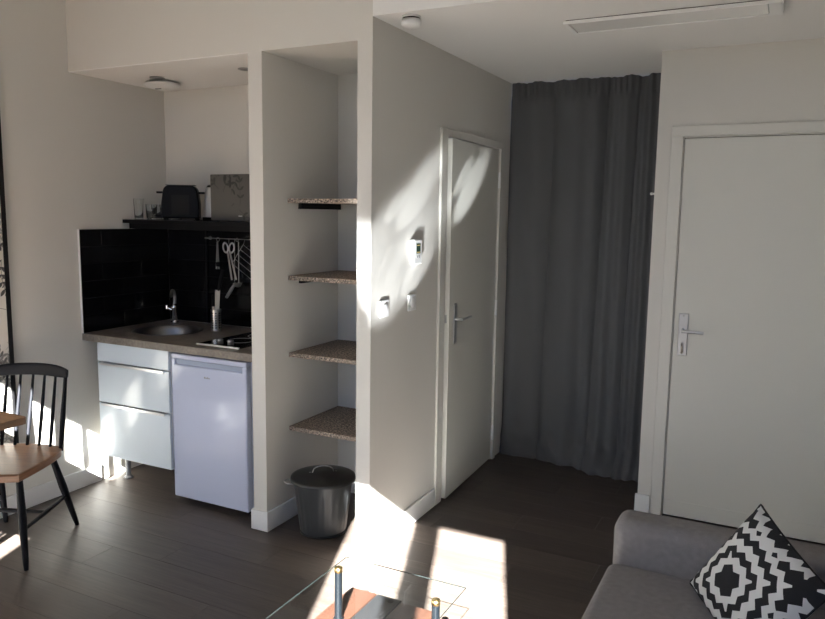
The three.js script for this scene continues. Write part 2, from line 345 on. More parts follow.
// drawers
{
  const t = thing('drawer_cabinet', 'white gloss drawer cabinet under the sink', 'cabinet', [-1.5775, 0, -0.05]);
  const x0 = -0.29, x1 = 0.268;
  mesh('carcass', joined(slab(x0, x1, 0.185, 0.205, -0.58, -0.02), slab(x0, x0 + 0.016, 0.205, 0.868, -0.58, -0.02), slab(x1 - 0.016, x1, 0.205, 0.868, -0.58, -0.02), slab(x0 + 0.016, x1 - 0.016, 0.205, 0.868, -0.58, -0.57), slab(x0 + 0.016, x1 - 0.016, 0.735, 0.74, -0.56, -0.02)), M.plasticWhite, t);
  const rows = [[0.755, 0.870], [0.513, 0.748], [0.187, 0.506]];
  rows.forEach(([y0, y1], k) => {
    const f = mesh('drawer_front', slab(x0 + 0.001, x1 - 0.001, y0, y1, -0.0185, 0, 0.0015, 1), M.whiteGloss, t);
    if (k) mesh('handle', joined(slab(x0 + 0.03, x1 - 0.03, y1 - 0.002, y1 + 0.003, -0.012, 0.014), slab(x0 + 0.03, x1 - 0.03, y1 - 0.012, y1 - 0.002, 0.010, 0.014)), M.alu, f);
  });
  for (const [x, z] of [[-0.25, -0.16], [0.25, -0.16], [-0.25, -0.52], [0.25, -0.52]]) mesh('leg', lathe([[0, 0], [0.028, 0], [0.028, 0.008], [0.016, 0.014], [0.016, 0.185], [0, 0.185]], 16).translate(x, 0, z), M.grey, t);
}
// fridge
{
  const t = thing('fridge', 'small white undercounter fridge with a recessed top grip', 'fridge', [-1.049, 0, -0.065]);
  const x0 = -0.258, x1 = 0.268;
  mesh('body', slab(x0 + 0.004, x1 - 0.004, 0.03, 0.855, -0.55, -0.048, 0.006, 2), M.fridge, t);
  mesh('gasket', slab(x0 + 0.010, x1 - 0.010, 0.05, 0.83, -0.049, -0.042), M.fridgeGrey, t);
  const dr = mesh('door', joined(slab(x0, x1, 0.035, 0.795, -0.042, 0, 0.010, 3), slab(x0, x1, 0.790, 0.825, -0.042, -0.016, 0.006, 2), slab(x0, x0 + 0.03, 0.78, 0.827, -0.042, 0, 0.008, 2), slab(x1 - 0.03, x1, 0.78, 0.827, -0.042, 0, 0.008, 2)), M.fridge, t);
  mesh('grip', slab(x0 + 0.03, x1 - 0.03, 0.793, 0.822, -0.017, -0.009), M.fridgeGrey, dr);
  mesh('door_top', slab(x0, x1, 0.824, 0.853, -0.042, 0, 0.008, 2), M.fridge, dr);
  // small maker's mark, too small in the photograph to read
  mesh('badge', joined(slab(-0.019, -0.010, 0.736, 0.746, 0, 0.0008), slab(-0.008, 0.000, 0.736, 0.743, 0, 0.0008), slab(0.002, 0.010, 0.736, 0.746, 0, 0.0008), slab(0.012, 0.020, 0.736, 0.743, 0, 0.0008)), M.grey, dr);
  for (const x of [x0 + 0.05, x1 - 0.05]) mesh('foot', lathe([[0, 0], [0.018, 0], [0.018, 0.012], [0.01, 0.014], [0.01, 0.032], [0, 0.032]], 14).translate(x, 0, -0.08), M.black, t);
}
// hob
{
  const t = thing('hob', 'black glass two-ring hob with steel front strip on worktop', 'hob', [-0.985, WT, -0.33]);
  mesh('glass_plate', slab(-0.145, 0.145, 0.0005, 0.006, -0.25, 0.25, 0.002, 1), M.blackGloss, t);
  mesh('front_strip', slab(-0.146, 0.146, 0.0005, 0.009, 0.244, 0.256, 0.002, 1), M.alu, t);
  for (const z of [-0.12, 0.06]) mesh('ring', new THREE.TorusGeometry(0.075, 0.0012, 6, 40).rotateX(Math.PI / 2).translate(0, 0.0062, z), M.grey, t);
  for (const x of [-0.035, 0.035]) { const k = mesh('knob', lathe([[0, 0.006], [0.017, 0.006], [0.015, 0.028], [0.013, 0.030], [0, 0.030]], 20).translate(x, 0, 0.185), M.dullSteel, t); }
}
// utensil pot and its spatula
{
  const t = thing('utensil_pot', 'perforated steel utensil pot beside the sink', 'pot', [-1.352, WT, -0.485]);
  const g = []; mesh('pot', lathe([[0, 0.001], [0.030, 0.001], [0.031, 0.004], [0.031, 0.128], [0.033, 0.130], [0.0295, 0.130], [0.0295, 0.006], [0, 0.006]], 28), M.steel, t);
  for (let a = 0; a < 9; a++) for (let k = 0; k < 7; k++) { const q = a / 9 * Math.PI * 2; g.push(slab(-0.005, 0.005, 0.018 + k * 0.0145, 0.026 + k * 0.0145, 0.0300, 0.0316).rotateY(q)); }
  mesh('perforation', joined(...g), M.black, t);
}
{
  const t = thing('spatula', 'steel spatula with black grip standing in the utensil pot', 'spatula', [-1.352, WT + 0.008, -0.485]);
  mesh('blade', joined(rod(V(0.004, 0, 0), V(-0.006, 0.13, 0), 0.004), slab(-0.022, 0.016, 0.12, 0.24, -0.001, 0.001, 0.0008, 1).rotateZ(-0.08)), M.dullSteel, t);
  mesh('grip', turned(V(0.022, 0.235, -0.004), V(0.048, 0.36, -0.012), [[0, 0], [0, 0.009], [0.5, 0.013], [1, 0.010], [1, 0]], 12), M.black, t);
}
{
  const t = thing('knife', 'black-handled knife standing in the steel utensil pot', 'knife', [-1.352, WT + 0.008, -0.485]);
  mesh('blade', slab(-0.008, 0.008, 0, 0.14, -0.001, 0.001).translate(-0.014, 0, 0.008), M.dullSteel, t);
  mesh('grip', slab(-0.009, 0.009, 0.14, 0.21, -0.007, 0.007, 0.005, 2).translate(-0.014, 0, 0.008), M.black, t);
}
// black wall shelf
const SY = 1.572;
{
  const t = thing('wall_shelf', 'black wall shelf above the tiles carrying toaster and glasses', 'shelf', [0, 0, 0]);
  mesh('board', slab(XL + 0.001, N1L - 0.001, SY - 0.022, SY, ZK + 0.001, -0.335, 0.0015, 1), M.black, t);
  mesh('rail_body', slab(XL + 0.013, N1L - 0.001, 1.517, SY - 0.022, ZK + 0.012, -0.375, 0.001, 1), M.black, t);
}
// utensil rail on the tiles
const RZ = ZK + 0.058, RY = 1.462;
{
  const t = thing('utensil_rail', 'thin steel utensil rail fixed to the black tiles', 'rail');
  mesh('bar', rod(V(-1.575, RY, RZ), V(N1L - 0.002, RY, RZ), 0.003), M.dullSteel, t);
  for (const x of [-1.57, -0.80]) mesh('bracket', joined(rod(V(x, RY, ZK + 0.011), V(x, RY, RZ), 0.006), rod(V(x, RY, ZK + 0.011), V(x, RY, ZK + 0.016), 0.012)), M.dullSteel, t);
}
const hookAt = (x, r = 0.012) => new THREE.TorusGeometry(r, 0.0018, 6, 20).translate(x, RY - r + 0.006, RZ);
{
  const t = thing('tongs', 'steel kitchen tongs hanging from the utensil rail', 'tongs');
  mesh('loop', hookAt(-1.468), M.dullSteel, t);
  mesh('arm', slab(-0.006, 0.006, -0.17, 0, -0.001, 0.001).rotateZ(0.05).translate(-1.474, RY - 0.02, RZ), M.steel, t);
  mesh('arm', slab(-0.006, 0.006, -0.17, 0, -0.001, 0.001).rotateZ(-0.07).translate(-1.466, RY - 0.02, RZ + 0.008), M.steel, t);
  mesh('grip', slab(-0.014, 0.014, 0, 0.03, -0.006, 0.006, 0.004, 2).translate(-1.468, RY - 0.175, RZ + 0.004), M.black, t);
}
{
  const t = thing('scissors', 'steel scissors hanging open on the utensil rail', 'scissors');
  mesh('hook', joined(rod(V(-1.382, RY + 0.004, RZ), V(-1.382, RY - 0.03, RZ), 0.0016)), M.dullSteel, t);
  const y = RY - 0.055;
  for (const s of [-1, 1]) {
    const h = mesh('handle', new THREE.TorusGeometry(0.026, 0.0055, 8, 24).scale(0.72, 1.15, 1).rotateZ(s * -0.22).translate(-1.385 + s * 0.024, y, RZ), M.alu, t);
    mesh('blade', joined(slab(-0.006, 0.006, -0.175, 0, -0.0012, 0.0012).rotateZ(s * 0.05 + 0.22).translate(-1.385 + s * 0.010, y - 0.026, RZ + s * 0.0015)), M.steel, t);
  }
}
{
  const t = thing('wire_rack', 'small wire rack hanging aslant on the utensil rail', 'rack');
  const z = RZ + 0.012, A = V(-1.262, 1.430, z), B = V(-1.350, 1.312, z), D = V(0.16, -0.098, 0), on = (k) => A.clone().lerp(B, k);
  for (let k = 0; k < 5; k++) mesh('wire', rod(on(k / 4), on(k / 4).add(D), 0.0013, 0.0013, 6), M.dullSteel, t);
  mesh('frame', rod(on(-0.06), on(1.04), 0.0018, 0.0018, 6), M.dullSteel, t);
  mesh('frame', rod(on(-0.06).add(D), on(1.04).add(D), 0.0018, 0.0018, 6), M.dullSteel, t);
  mesh('hook', rod(on(-0.06), V(on(-0.06).x, RY + 0.003, RZ), 0.0014, 0.0014, 6), M.dullSteel, t);
}
{
  const t = thing('ladle', 'thin steel ladle hanging behind the wire rack', 'ladle');
  mesh('handle', joined(hookAt(-1.318, 0.010), rod(V(-1.318, RY - 0.016, RZ - 0.014), V(-1.322, RY - 0.27, RZ - 0.014), 0.003)), M.dullSteel, t);
  mesh('bowl', lathe([[0.002, -0.026], [0.02, -0.02], [0.028, 0], [0.026, 0], [0.018, -0.018], [0, -0.023]], 20).translate(-1.322, RY - 0.27, RZ - 0.002), M.dullSteel, t);
}
{
  const t = thing('carving_knife', 'black-handled knife hanging aslant low on the utensil rail', 'knife');
  mesh('hook', rod(V(-1.345, RY + 0.003, RZ - 0.011), V(-1.352, 1.20, RZ - 0.011), 0.0016, 0.0016, 6), M.dullSteel, t);
  mesh('grip', turned(V(-1.352, 1.19, RZ - 0.018), V(-1.425, 1.095, RZ - 0.018), [[0, 0], [0, 0.008], [0.5, 0.011], [1, 0.009], [1, 0]], 12), M.grey, t);
}
{
  const t = mesh('power_cable', tube([V(-1.60, 1.515, ZK + 0.016), V(-1.603, 1.2, ZK + 0.018), V(-1.606, WT + 0.005, ZK + 0.016)], 0.0055, 20, 8), M.black); tag(t, 'black cable running down the tiles behind the pot', 'cable');
}
// things on the shelf
{
  const t = thing('toaster', 'black toaster on the wall shelf', 'toaster', [-1.592, SY, -0.472], 0.66);
  const s = new THREE.Shape(); const w = 0.106, h = 0.208, r = 0.045;
  s.moveTo(-w, 0.012); s.lineTo(-w - 0.003, 0.10); s.lineTo(-w + 0.006, h - r); s.quadraticCurveTo(-w + 0.01, h, -w + 0.01 + r, h); s.lineTo(w - 0.01 - r, h); s.quadraticCurveTo(w - 0.01, h, w - 0.006, h - r); s.lineTo(w + 0.003, 0.10); s.lineTo(w, 0.012); s.closePath();
  const g = new THREE.ExtrudeGeometry(s, { depth: 0.116, bevelEnabled: true, bevelThickness: 0.012, bevelSize: 0.010, bevelOffset: -0.010, bevelSegments: 3, curveSegments: 10 }); g.translate(0, 0, -0.058);
  mesh('body', g, phys(lin(0.004, 0.004, 0.005), 0.3, { specularIntensity: 0.22 }), t);
  for (const z of [-0.03, 0.03]) mesh('slot', slab(-0.085, 0.085, h - 0.001, h + 0.0015, z - 0.013, z + 0.013), M.blackMatt, t);
  for (const s2 of [-1, 1]) mesh('lever', slab(-0.018, 0.018, 0.158, 0.170, -0.022, 0.022, 0.004, 2).translate(s2 * 0.120, 0, 0.02), M.black, t);
  mesh('crumb_tray', slab(-0.148, -0.10, 0.014, 0.034, -0.03, 0.03, 0.004, 2), M.black, t);
  mesh('front_rib', joined(slab(-0.05, 0.05, 0.03, 0.15, 0.066, 0.0715)), M.blackMatt, t);
  for (const x of [-0.1, 0.1]) for (const z of [-0.045, 0.045]) mesh('foot', rod(V(x * 0.9, 0, z), V(x * 0.9, 0.013, z), 0.009), M.blackMatt, t);
}
{
  const t = thing('kettle', 'pale kettle with black handle between toaster and patterned box', 'kettle', [-1.452, SY, -0.612], -0.714);
  mesh('body', lathe([[0, 0], [0.072, 0], [0.074, 0.01], [0.068, 0.12], [0.056, 0.19], [0.05, 0.20], [0, 0.205]], 32), std(lin(0.6, 0.59, 0.56), 0.3), t);
  mesh('base', lathe([[0, -0.0], [0.078, 0], [0.078, 0.02], [0, 0.02]], 32), M.black, t);
  mesh('lid', lathe([[0.052, 0.199], [0.045, 0.212], [0.012, 0.218], [0.012, 0.232], [0, 0.234]], 24), M.black, t);
  mesh('handle', tube([V(-0.045, 0.20, 0), V(-0.085, 0.205, 0), V(-0.100, 0.16, 0), V(-0.092, 0.08, 0), V(-0.066, 0.03, 0)], 0.010, 28, 10), M.black, t);
  mesh('spout', tube([V(0.045, 0.16, 0), V(0.075, 0.185, 0), V(0.09, 0.20, 0)], 0.012, 10, 10), std(lin(0.6, 0.59, 0.56), 0.3), t);
}
{
  const t = thing('storage_box', 'grey storage box with dark leaf print at the shelf end', 'box', [-1.145, SY, -0.50]);
  const g = slab(-0.155, 0.44, 0.004, 0.266, -0.03, 0.10, 0.004, 1);
  mesh('shell', g, std(lin(0.36, 0.35, 0.335), 0.5, { map: repeat(floralDark, 0.62, 0.62) }), t);
  mesh('clasp', slab(0.05, 0.075, 0.03, 0.034, 0.099, 0.1025), M.alu, t);
  for (const x of [-0.12, 0.40]) for (const z of [-0.01, 0.08]) mesh('foot', rod(V(x, 0, z), V(x, 0.006, z), 0.008), M.black, t);
}
{
  const make = (x, z, r, h, label) => {
    const g = lathe([[0, 0.001], [r * 0.82, 0.001], [r * 0.84, 0.006], [r, h], [r - 0.0018, h + 0.0008], [r * 0.84 - 0.003, 0.012], [0, 0.010]], 24);
    const o = mesh('drinking_glass', g, M.glass); o.position.set(x, SY, z); return tag(o, label, 'glass', 'glasses at the left shelf end');
  };
  make(-1.845, -0.375, 0.030, 0.125, 'tall clear tumbler at the front left shelf corner');
  for (const [x, z, l] of [[-1.765, -0.40, 'low tumbler at the shelf edge, beside the tall tumbler'], [-1.752, -0.50, 'low tumbler close against the left end of the toaster'], [-1.825, -0.50, 'low tumbler in the middle, straight behind the tall tumbler'], [-1.84, -0.59, 'low tumbler farthest back, close to the left wall'], [-1.745, -0.59, 'low tumbler at the back, partly behind the toaster']]) make(x, z, 0.034, 0.092, l);
}
// lights in the kitchen ceiling (off)
{
  const t = thing('ceiling_disc_lamp', 'round white disc lamp under the kitchenette ceiling', 'lamp', [-1.675, HL - 0.004, -0.43]);
  mesh('mount', lathe([[0, 0], [0.06, 0], [0.06, -0.012], [0, -0.012]], 28), M.plasticWhite, t);
  mesh('disc', lathe([[0, -0.012], [0.098, -0.012], [0.102, -0.018], [0.096, -0.026], [0.06, -0.040], [0, -0.044]], 36), M.plasticWhite, t);
  mesh('clip', slab(-0.03, 0.01, -0.046, -0.041, 0.02, 0.03), M.grey, t);
}
for (const [x, z, l] of [[-1.60, -0.315, 'small recessed ceiling spot by the disc lamp'], [-0.955, -0.31, 'small recessed ceiling spot beside the narrow partition']]) {
  const t = thing('recessed_spot', l, 'lamp', [x, HL - 0.004, z], 0, 'recessed kitchen spots');
  mesh('bezel', lathe([[0.03, -0.0005], [0.042, -0.0005], [0.042, -0.004], [0.03, -0.005]], 28), M.dullSteel, t);
  mesh('lens', lathe([[0, -0.001], [0.031, -0.001], [0.031, -0.002], [0, -0.002]], 24), M.grey, t);
}

// ---------- shelf niche ----------
[[1.70, 'top'], [1.305, 'second'], [0.903, 'third'], [0.508, 'lowest']].forEach(([y, which], k) => {
  const t = thing('niche_shelf', `raw chipboard shelf in the niche, ${which} of the four`, 'shelf', [0, 0, 0], 0, 'chipboard niche shelves');
  mesh('board', slab(N1R + 0.001, -W2 - 0.001, y - 0.022, y, ZN + 0.001, -0.195), M.chip, t);
  mesh('batten', slab(N1R + 0.0005, N1R + 0.022, y - (k ? 0.045 : 0.052), y - 0.022, ZN + 0.002, k < 2 ? -0.287 : -0.30, 0.001, 1), M.blackMatt, t);
  mesh('batten', slab(-W2 - 0.022, -W2 - 0.0005, y - 0.052, y - 0.022, ZN + 0.002, -0.287, 0.001, 1), M.blackMatt, t);
});
// bin
{
  const t = thing('metal_bin', 'dark ribbed metal bin with wire-handled lid under the niche shelves', 'bin', [-0.365, 0, -0.155], 0.59);
  const H = 0.281, seg = 96, rows = 14, R0 = 0.118, R1 = 0.152, pos = [], idx = [];
  for (let j = 0; j <= rows; j++) for (let i = 0; i <= seg; i++) {
    const y = j / rows, a = i / seg * Math.PI * 2, inRib = y > 0.12 && y < 0.80 ? 1 : 0;
    const rib = inRib * 0.0028 * Math.max(0, Math.sin(a * 24)); const r = R0 + (R1 - R0) * y - rib;
    pos.push(r * Math.cos(a), 0.002 + y * H, r * Math.sin(a));
  }
  for (let j = 0; j < rows; j++) for (let i = 0; i < seg; i++) { const a = j * (seg + 1) + i, b = a + seg + 1; idx.push(a, b, a + 1, b, b + 1, a + 1); }
  const g = new THREE.BufferGeometry(); g.setAttribute('position', new THREE.Float32BufferAttribute(pos, 3)); g.setIndex(idx); g.computeVertexNormals();
  mesh('body', g, M.bin, t);
  mesh('bottom', lathe([[0, 0], [R0 + 0.002, 0], [R0 + 0.003, 0.014], [0, 0.014]], 48), M.bin, t);
  const lid = mesh('lid', lathe([[0, H + 0.034], [0.06, H + 0.032], [0.115, H + 0.024], [0.152, H + 0.014], [0.165, H + 0.010], [0.168, H - 0.004], [0.162, H - 0.006], [0.150, H + 0.002], [0, H + 0.004]], 56), std(lin(0.016, 0.017, 0.018), 0.38, { metalness: 0.2 }), t);
  mesh('lid_handle', tube([V(-0.055, H + 0.028, 0.012), V(-0.045, H + 0.052, 0.01), V(0, H + 0.066, 0.008), V(0.045, H + 0.052, 0.004), V(0.055, H + 0.028, 0.0)], 0.0028, 28, 8), M.steel, lid);
  for (const s of [-1, 1]) {
    mesh('rivet', new THREE.SphereGeometry(0.006, 10, 8).scale(1, 0.5, 1).translate(s * 0.066, H + 0.031, s * -0.006), M.dullSteel, lid);
    const a = 0.18; const c = (q, r, y) => V(s * r * Math.cos(q), y, s * r * -Math.sin(q));
    mesh('side_handle', tube([c(-0.20, 0.150, H - 0.020), c(-0.17, 0.182, H - 0.016), c(0.0, 0.196, H - 0.014), c(0.17, 0.182, H - 0.016), c(0.20, 0.150, H - 0.020)], 0.0042, 24, 8), M.steel, t);
  }
}

// ---------- on the partition ----------
{
  const t = thing('thermostat', 'white wall thermostat with a small dark display', 'thermostat', [0, 1.442, -0.425]);
  mesh('case', slab(0, 0.028, -0.062, 0.062, -0.042, 0.042, 0.006, 2), M.plasticWhite, t);
  mesh('display', slab(0.0275, 0.0295, -0.008, 0.042, -0.022, 0.022), std(lin(0.035, 0.06, 0.045), 0.2), t);
  for (const y of [-0.004, 0.031]) mesh('display_bar', slab(0.0293, 0.0300, y, y + 0.005, -0.018, 0.018), std(lin(0.5, 0.38, 0.14), 0.4), t);
  for (const z of [-0.014, 0.004]) mesh('button', slab(0.0275, 0.0305, -0.030, -0.018, z, z + 0.011, 0.001, 1), M.grey, t);
}
for (const [z, l] of [[-0.115, 'white square switch with round button near the partition edge'], [-0.405, 'white square switch with round button below the thermostat']]) {
  const t = thing('wall_switch', l, 'switch', [0, 1.187, z], 0, 'wall switches');
  mesh('plate', slab(0, 0.011, -0.041, 0.041, -0.041, 0.041, 0.004, 2), M.plasticWhite, t);
  mesh('button', lathe([[0, 0.018], [0.021, 0.018], [0.027, 0.010], [0.027, 0.0], [0, 0.0]], 28).rotateZ(-Math.PI / 2), M.plasticWhite, t);
}
{
  const t = thing('smoke_detector', 'small white smoke detector on the low ceiling edge', 'detector', [0.150, HC, -0.075]);
  mesh('base', lathe([[0, 0], [0.042, 0], [0.042, -0.008], [0, -0.008]], 28), M.plasticWhite, t);
  mesh('vent_ring', lathe([[0, -0.008], [0.038, -0.008], [0.038, -0.014], [0, -0.014]], 28), M.black, t);
  mesh('body', lathe([[0, -0.014], [0.043, -0.014], [0.044, -0.034], [0.036, -0.044], [0, -0.046]], 32), M.plasticWhite, t);
}
{
  const t = thing('wall_hook', 'tiny white hook on the wall corner right of the curtain', 'hook', [XR, 1.755, ZR - 0.012]);
  mesh('peg', rod(V(-0.014, 0, 0), V(0, 0, 0), 0.005), M.plasticWhite, t);
  mesh('tip', new THREE.SphereGeometry(0.008, 12, 10).translate(-0.016, 0, 0), M.plasticWhite, t);
}
// flat ceiling lamp (off)
{
  const t = thing('ceiling_lamp', 'long flat ceiling lamp with glossy cover, switched off', 'lamp', [1.16, HC, -0.50]);
  mesh('housing', joined(slab(-0.43, 0.43, -0.018, -0.004, 0.090, 0.100, 0.002, 1), slab(-0.43, 0.43, -0.018, -0.004, -0.100, -0.090, 0.002, 1), slab(-0.43, -0.41, -0.018, -0.004, -0.090, 0.090, 0.002, 1), slab(0.385, 0.43, -0.018, -0.004, -0.090, 0.090, 0.002, 1)), M.plasticWhite, t);
  mesh('backplate', slab(-0.42, 0.42, -0.004, 0, -0.092, 0.092), M.black, t);
  mesh('cover', slab(-0.408, 0.384, -0.015, -0.0042, -0.088, 0.088, 0.004, 2), phys(lin(0.84, 0.84, 0.82), 0.12), t);
  mesh('end_cap', slab(0.430, 0.437, -0.02, 0, -0.099, 0.099), M.plasticWhite, t);
}

// ---------- curtain ----------
{
  const t = thing('curtain', 'dark grey floor-length curtain closing off the entrance', 'curtain');
  const nx = 220, ny = 90, x0 = 0.004, x1 = XR - 0.006, top = HC - 0.004;
  const fold = (u, v) => {                                // u along, v up
    const q = u + (1 - v) * 0.045 * Math.sin(Math.PI * u), st = [0, 0.29, 0.62, 0.80, 1.02], dp = [0.045, 0.060, 0.050, 0.055];
    let big = 0; for (let k = 0; k < 4; k++) if (q >= st[k] && q <= st[k + 1]) { const w = (q - st[k]) / (st[k + 1] - st[k]); big = dp[k] * Math.pow(Math.sin(Math.PI * w), 0.6); }
    const soft = 0.010 * Math.sin(2 * Math.PI * (5.3 * u + 0.3 * v)) + 0.008 * Math.sin(2 * Math.PI * (9.1 * u * u + 0.4));
    const tight = 0.016 * Math.sin(2 * Math.PI * 9.5 * u) * THREE.MathUtils.smoothstep(u, 0.6, 0.95);
    const band = THREE.MathUtils.smoothstep(v, 0.955, 0.968);
    const head = band * (0.008 * Math.sin(2 * Math.PI * 24 * u + 3 * Math.sin(9 * u)) - 0.006);
    const low = THREE.MathUtils.smoothstep(0.13 - v, 0, 0.13);
    const puddle = low * (0.02 + 0.035 * noise.noise(u * 6, v * 24, 3) + 0.03 * noise.noise(u * 13 + v * 14, v * 10, 8)) + THREE.MathUtils.smoothstep(0.06 - v, 0, 0.06) * (0.015 + 0.10 * THREE.MathUtils.smoothstep(u, 0.45, 0.62));
    return (big + soft) * (1 - 0.25 * band) + tight + head + puddle + 0.004 * noise.noise(u * 10, v * 8, 5);
  };
  const pos = [], uv = [], idx = [], Z0 = -1.825;
  for (let s = 0; s < 2; s++) for (let j = 0; j <= ny; j++) for (let i = 0; i <= nx; i++) {
    const u = i / nx, v = Math.pow(j / ny, 1.4); const edge = 1 - Math.pow(1 - v, 8);
    const wob = 0.010 * noise.noise(u * 12, 2, 1) * (1 - v);
    const y = 0.003 + v * (top - 0.003 + (v > 0.98 ? 0.004 * Math.sin(u * 44) : 0)) + (v === 0 ? 0.004 * Math.max(0, noise.noise(u * 9, 1, 1)) : 0);
    pos.push(x0 + (x1 - x0) * u + wob * 0.2, y, Z0 + fold(u, v) - s * 0.004); uv.push(u, v * 2.4);
  }
  const n = (nx + 1) * (ny + 1), at = (s, j, i) => s * n + j * (nx + 1) + i;
  for (let j = 0; j < ny; j++) for (let i = 0; i < nx; i++) { let a = at(0, j, i), b = at(0, j, i + 1), c = at(0, j + 1, i), d = at(0, j + 1, i + 1); idx.push(a, b, c, b, d, c); a += n; b += n; c += n; d += n; idx.push(a, c, b, b, c, d); }
  for (let i = 0; i < nx; i++) { idx.push(at(0, 0, i), at(1, 0, i), at(0, 0, i + 1), at(1, 0, i), at(1, 0, i + 1), at(0, 0, i + 1), at(0, ny, i), at(0, ny, i + 1), at(1, ny, i), at(1, ny, i), at(0, ny, i + 1), at(1, ny, i + 1)); }
  for (let j = 0; j < ny; j++) for (const i of [0, nx]) idx.push(at(0, j, i), at(0, j + 1, i), at(1, j, i), at(1, j, i), at(0, j + 1, i), at(1, j + 1, i));
  const g = new THREE.BufferGeometry(); g.setAttribute('position', new THREE.Float32BufferAttribute(pos, 3)); g.setAttribute('uv', new THREE.Float32BufferAttribute(uv, 2)); g.setIndex(idx); g.computeVertexNormals();
  mesh('cloth', g, M.curtain, t);
  const tp = []; for (let i = 0; i <= 60; i++) { const u = i / 60; tp.push(V(x0 + (x1 - x0) * u, top - 0.085, Z0 + fold(u, 0.965) + 0.001)); }
  mesh('header_seam', tube(tp, 0.0016, 180, 5), M.curtain, t);
  const r = thing('curtain_rail', 'slim white ceiling track behind the curtain heading', 'rail');
  mesh('track', slab(0.005, XR - 0.004, HC - 0.010, HC, -1.94, -1.915), M.plasticWhite, r);
}

// ---------- dining corner ----------
{
  const t = thing('wall_panel', 'tall pale panel with grey leaf print and black frame on left wall', 'panel', [XL, 0, 0.43]);
  const y0 = 0.33, y1 = 2.42, z1 = 1.05;
  mesh('print', slab(0.001, 0.016, y0 + 0.022, y1 - 0.022, 0.024, z1 - 0.022), std(lin(1, 1, 1), 0.7, { map: repeat(floralPale, 0.56, 1.12) }), t);
  mesh('frame', joined(slab(0, 0.022, y0, y1, 0, 0.024, 0.002, 1), slab(0, 0.022, y0, y1, z1 - 0.022, z1, 0.002, 1), slab(0, 0.022, y0, y0 + 0.022, 0.024, z1 - 0.022), slab(0, 0.022, y1 - 0.022, y1, 0.024, z1 - 0.022)), M.blackMatt, t);
}
{
  const t = thing('dining_table', 'wooden dining table with rounded corner at the left edge', 'table', [-1.56, 0, 1.24]);
  const s = new THREE.Shape(); const a = -0.355, b = 0.362, c = -0.36, d = 0.36, r = 0.02;
  s.moveTo(a, c); s.lineTo(b - r, c); s.quadraticCurveTo(b, c, b, c + r); s.lineTo(b, d - r); s.quadraticCurveTo(b, d, b - r, d); s.lineTo(a, d); s.closePath();
  const g = new THREE.ExtrudeGeometry(s, { depth: 0.026, bevelEnabled: true, bevelThickness: 0.003, bevelSize: 0.003, bevelSegments: 2, bevelOffset: -0.003 }); g.rotateX(Math.PI / 2); g.translate(0, 0.737, 0); metres(g);
  mesh('top', g, M.oakEdge, t);
  mesh('apron', joined(slab(-0.30, 0.20, 0.645, 0.708, -0.29, -0.272), slab(-0.30, 0.20, 0.645, 0.708, 0.272, 0.29), slab(-0.30, -0.282, 0.645, 0.708, -0.272, 0.272), slab(0.182, 0.20, 0.645, 0.708, -0.272, 0.272)), M.oakEdge, t);
  for (const x of [-0.27, 0.17]) for (const z of [-0.262, 0.262]) mesh('leg', turned(V(x, 0, z), V(x, 0.708, z), [[0, 0], [0, 0.014], [0.9, 0.024], [1, 0.024], [1, 0]], 14), M.oakEdge, t);
}
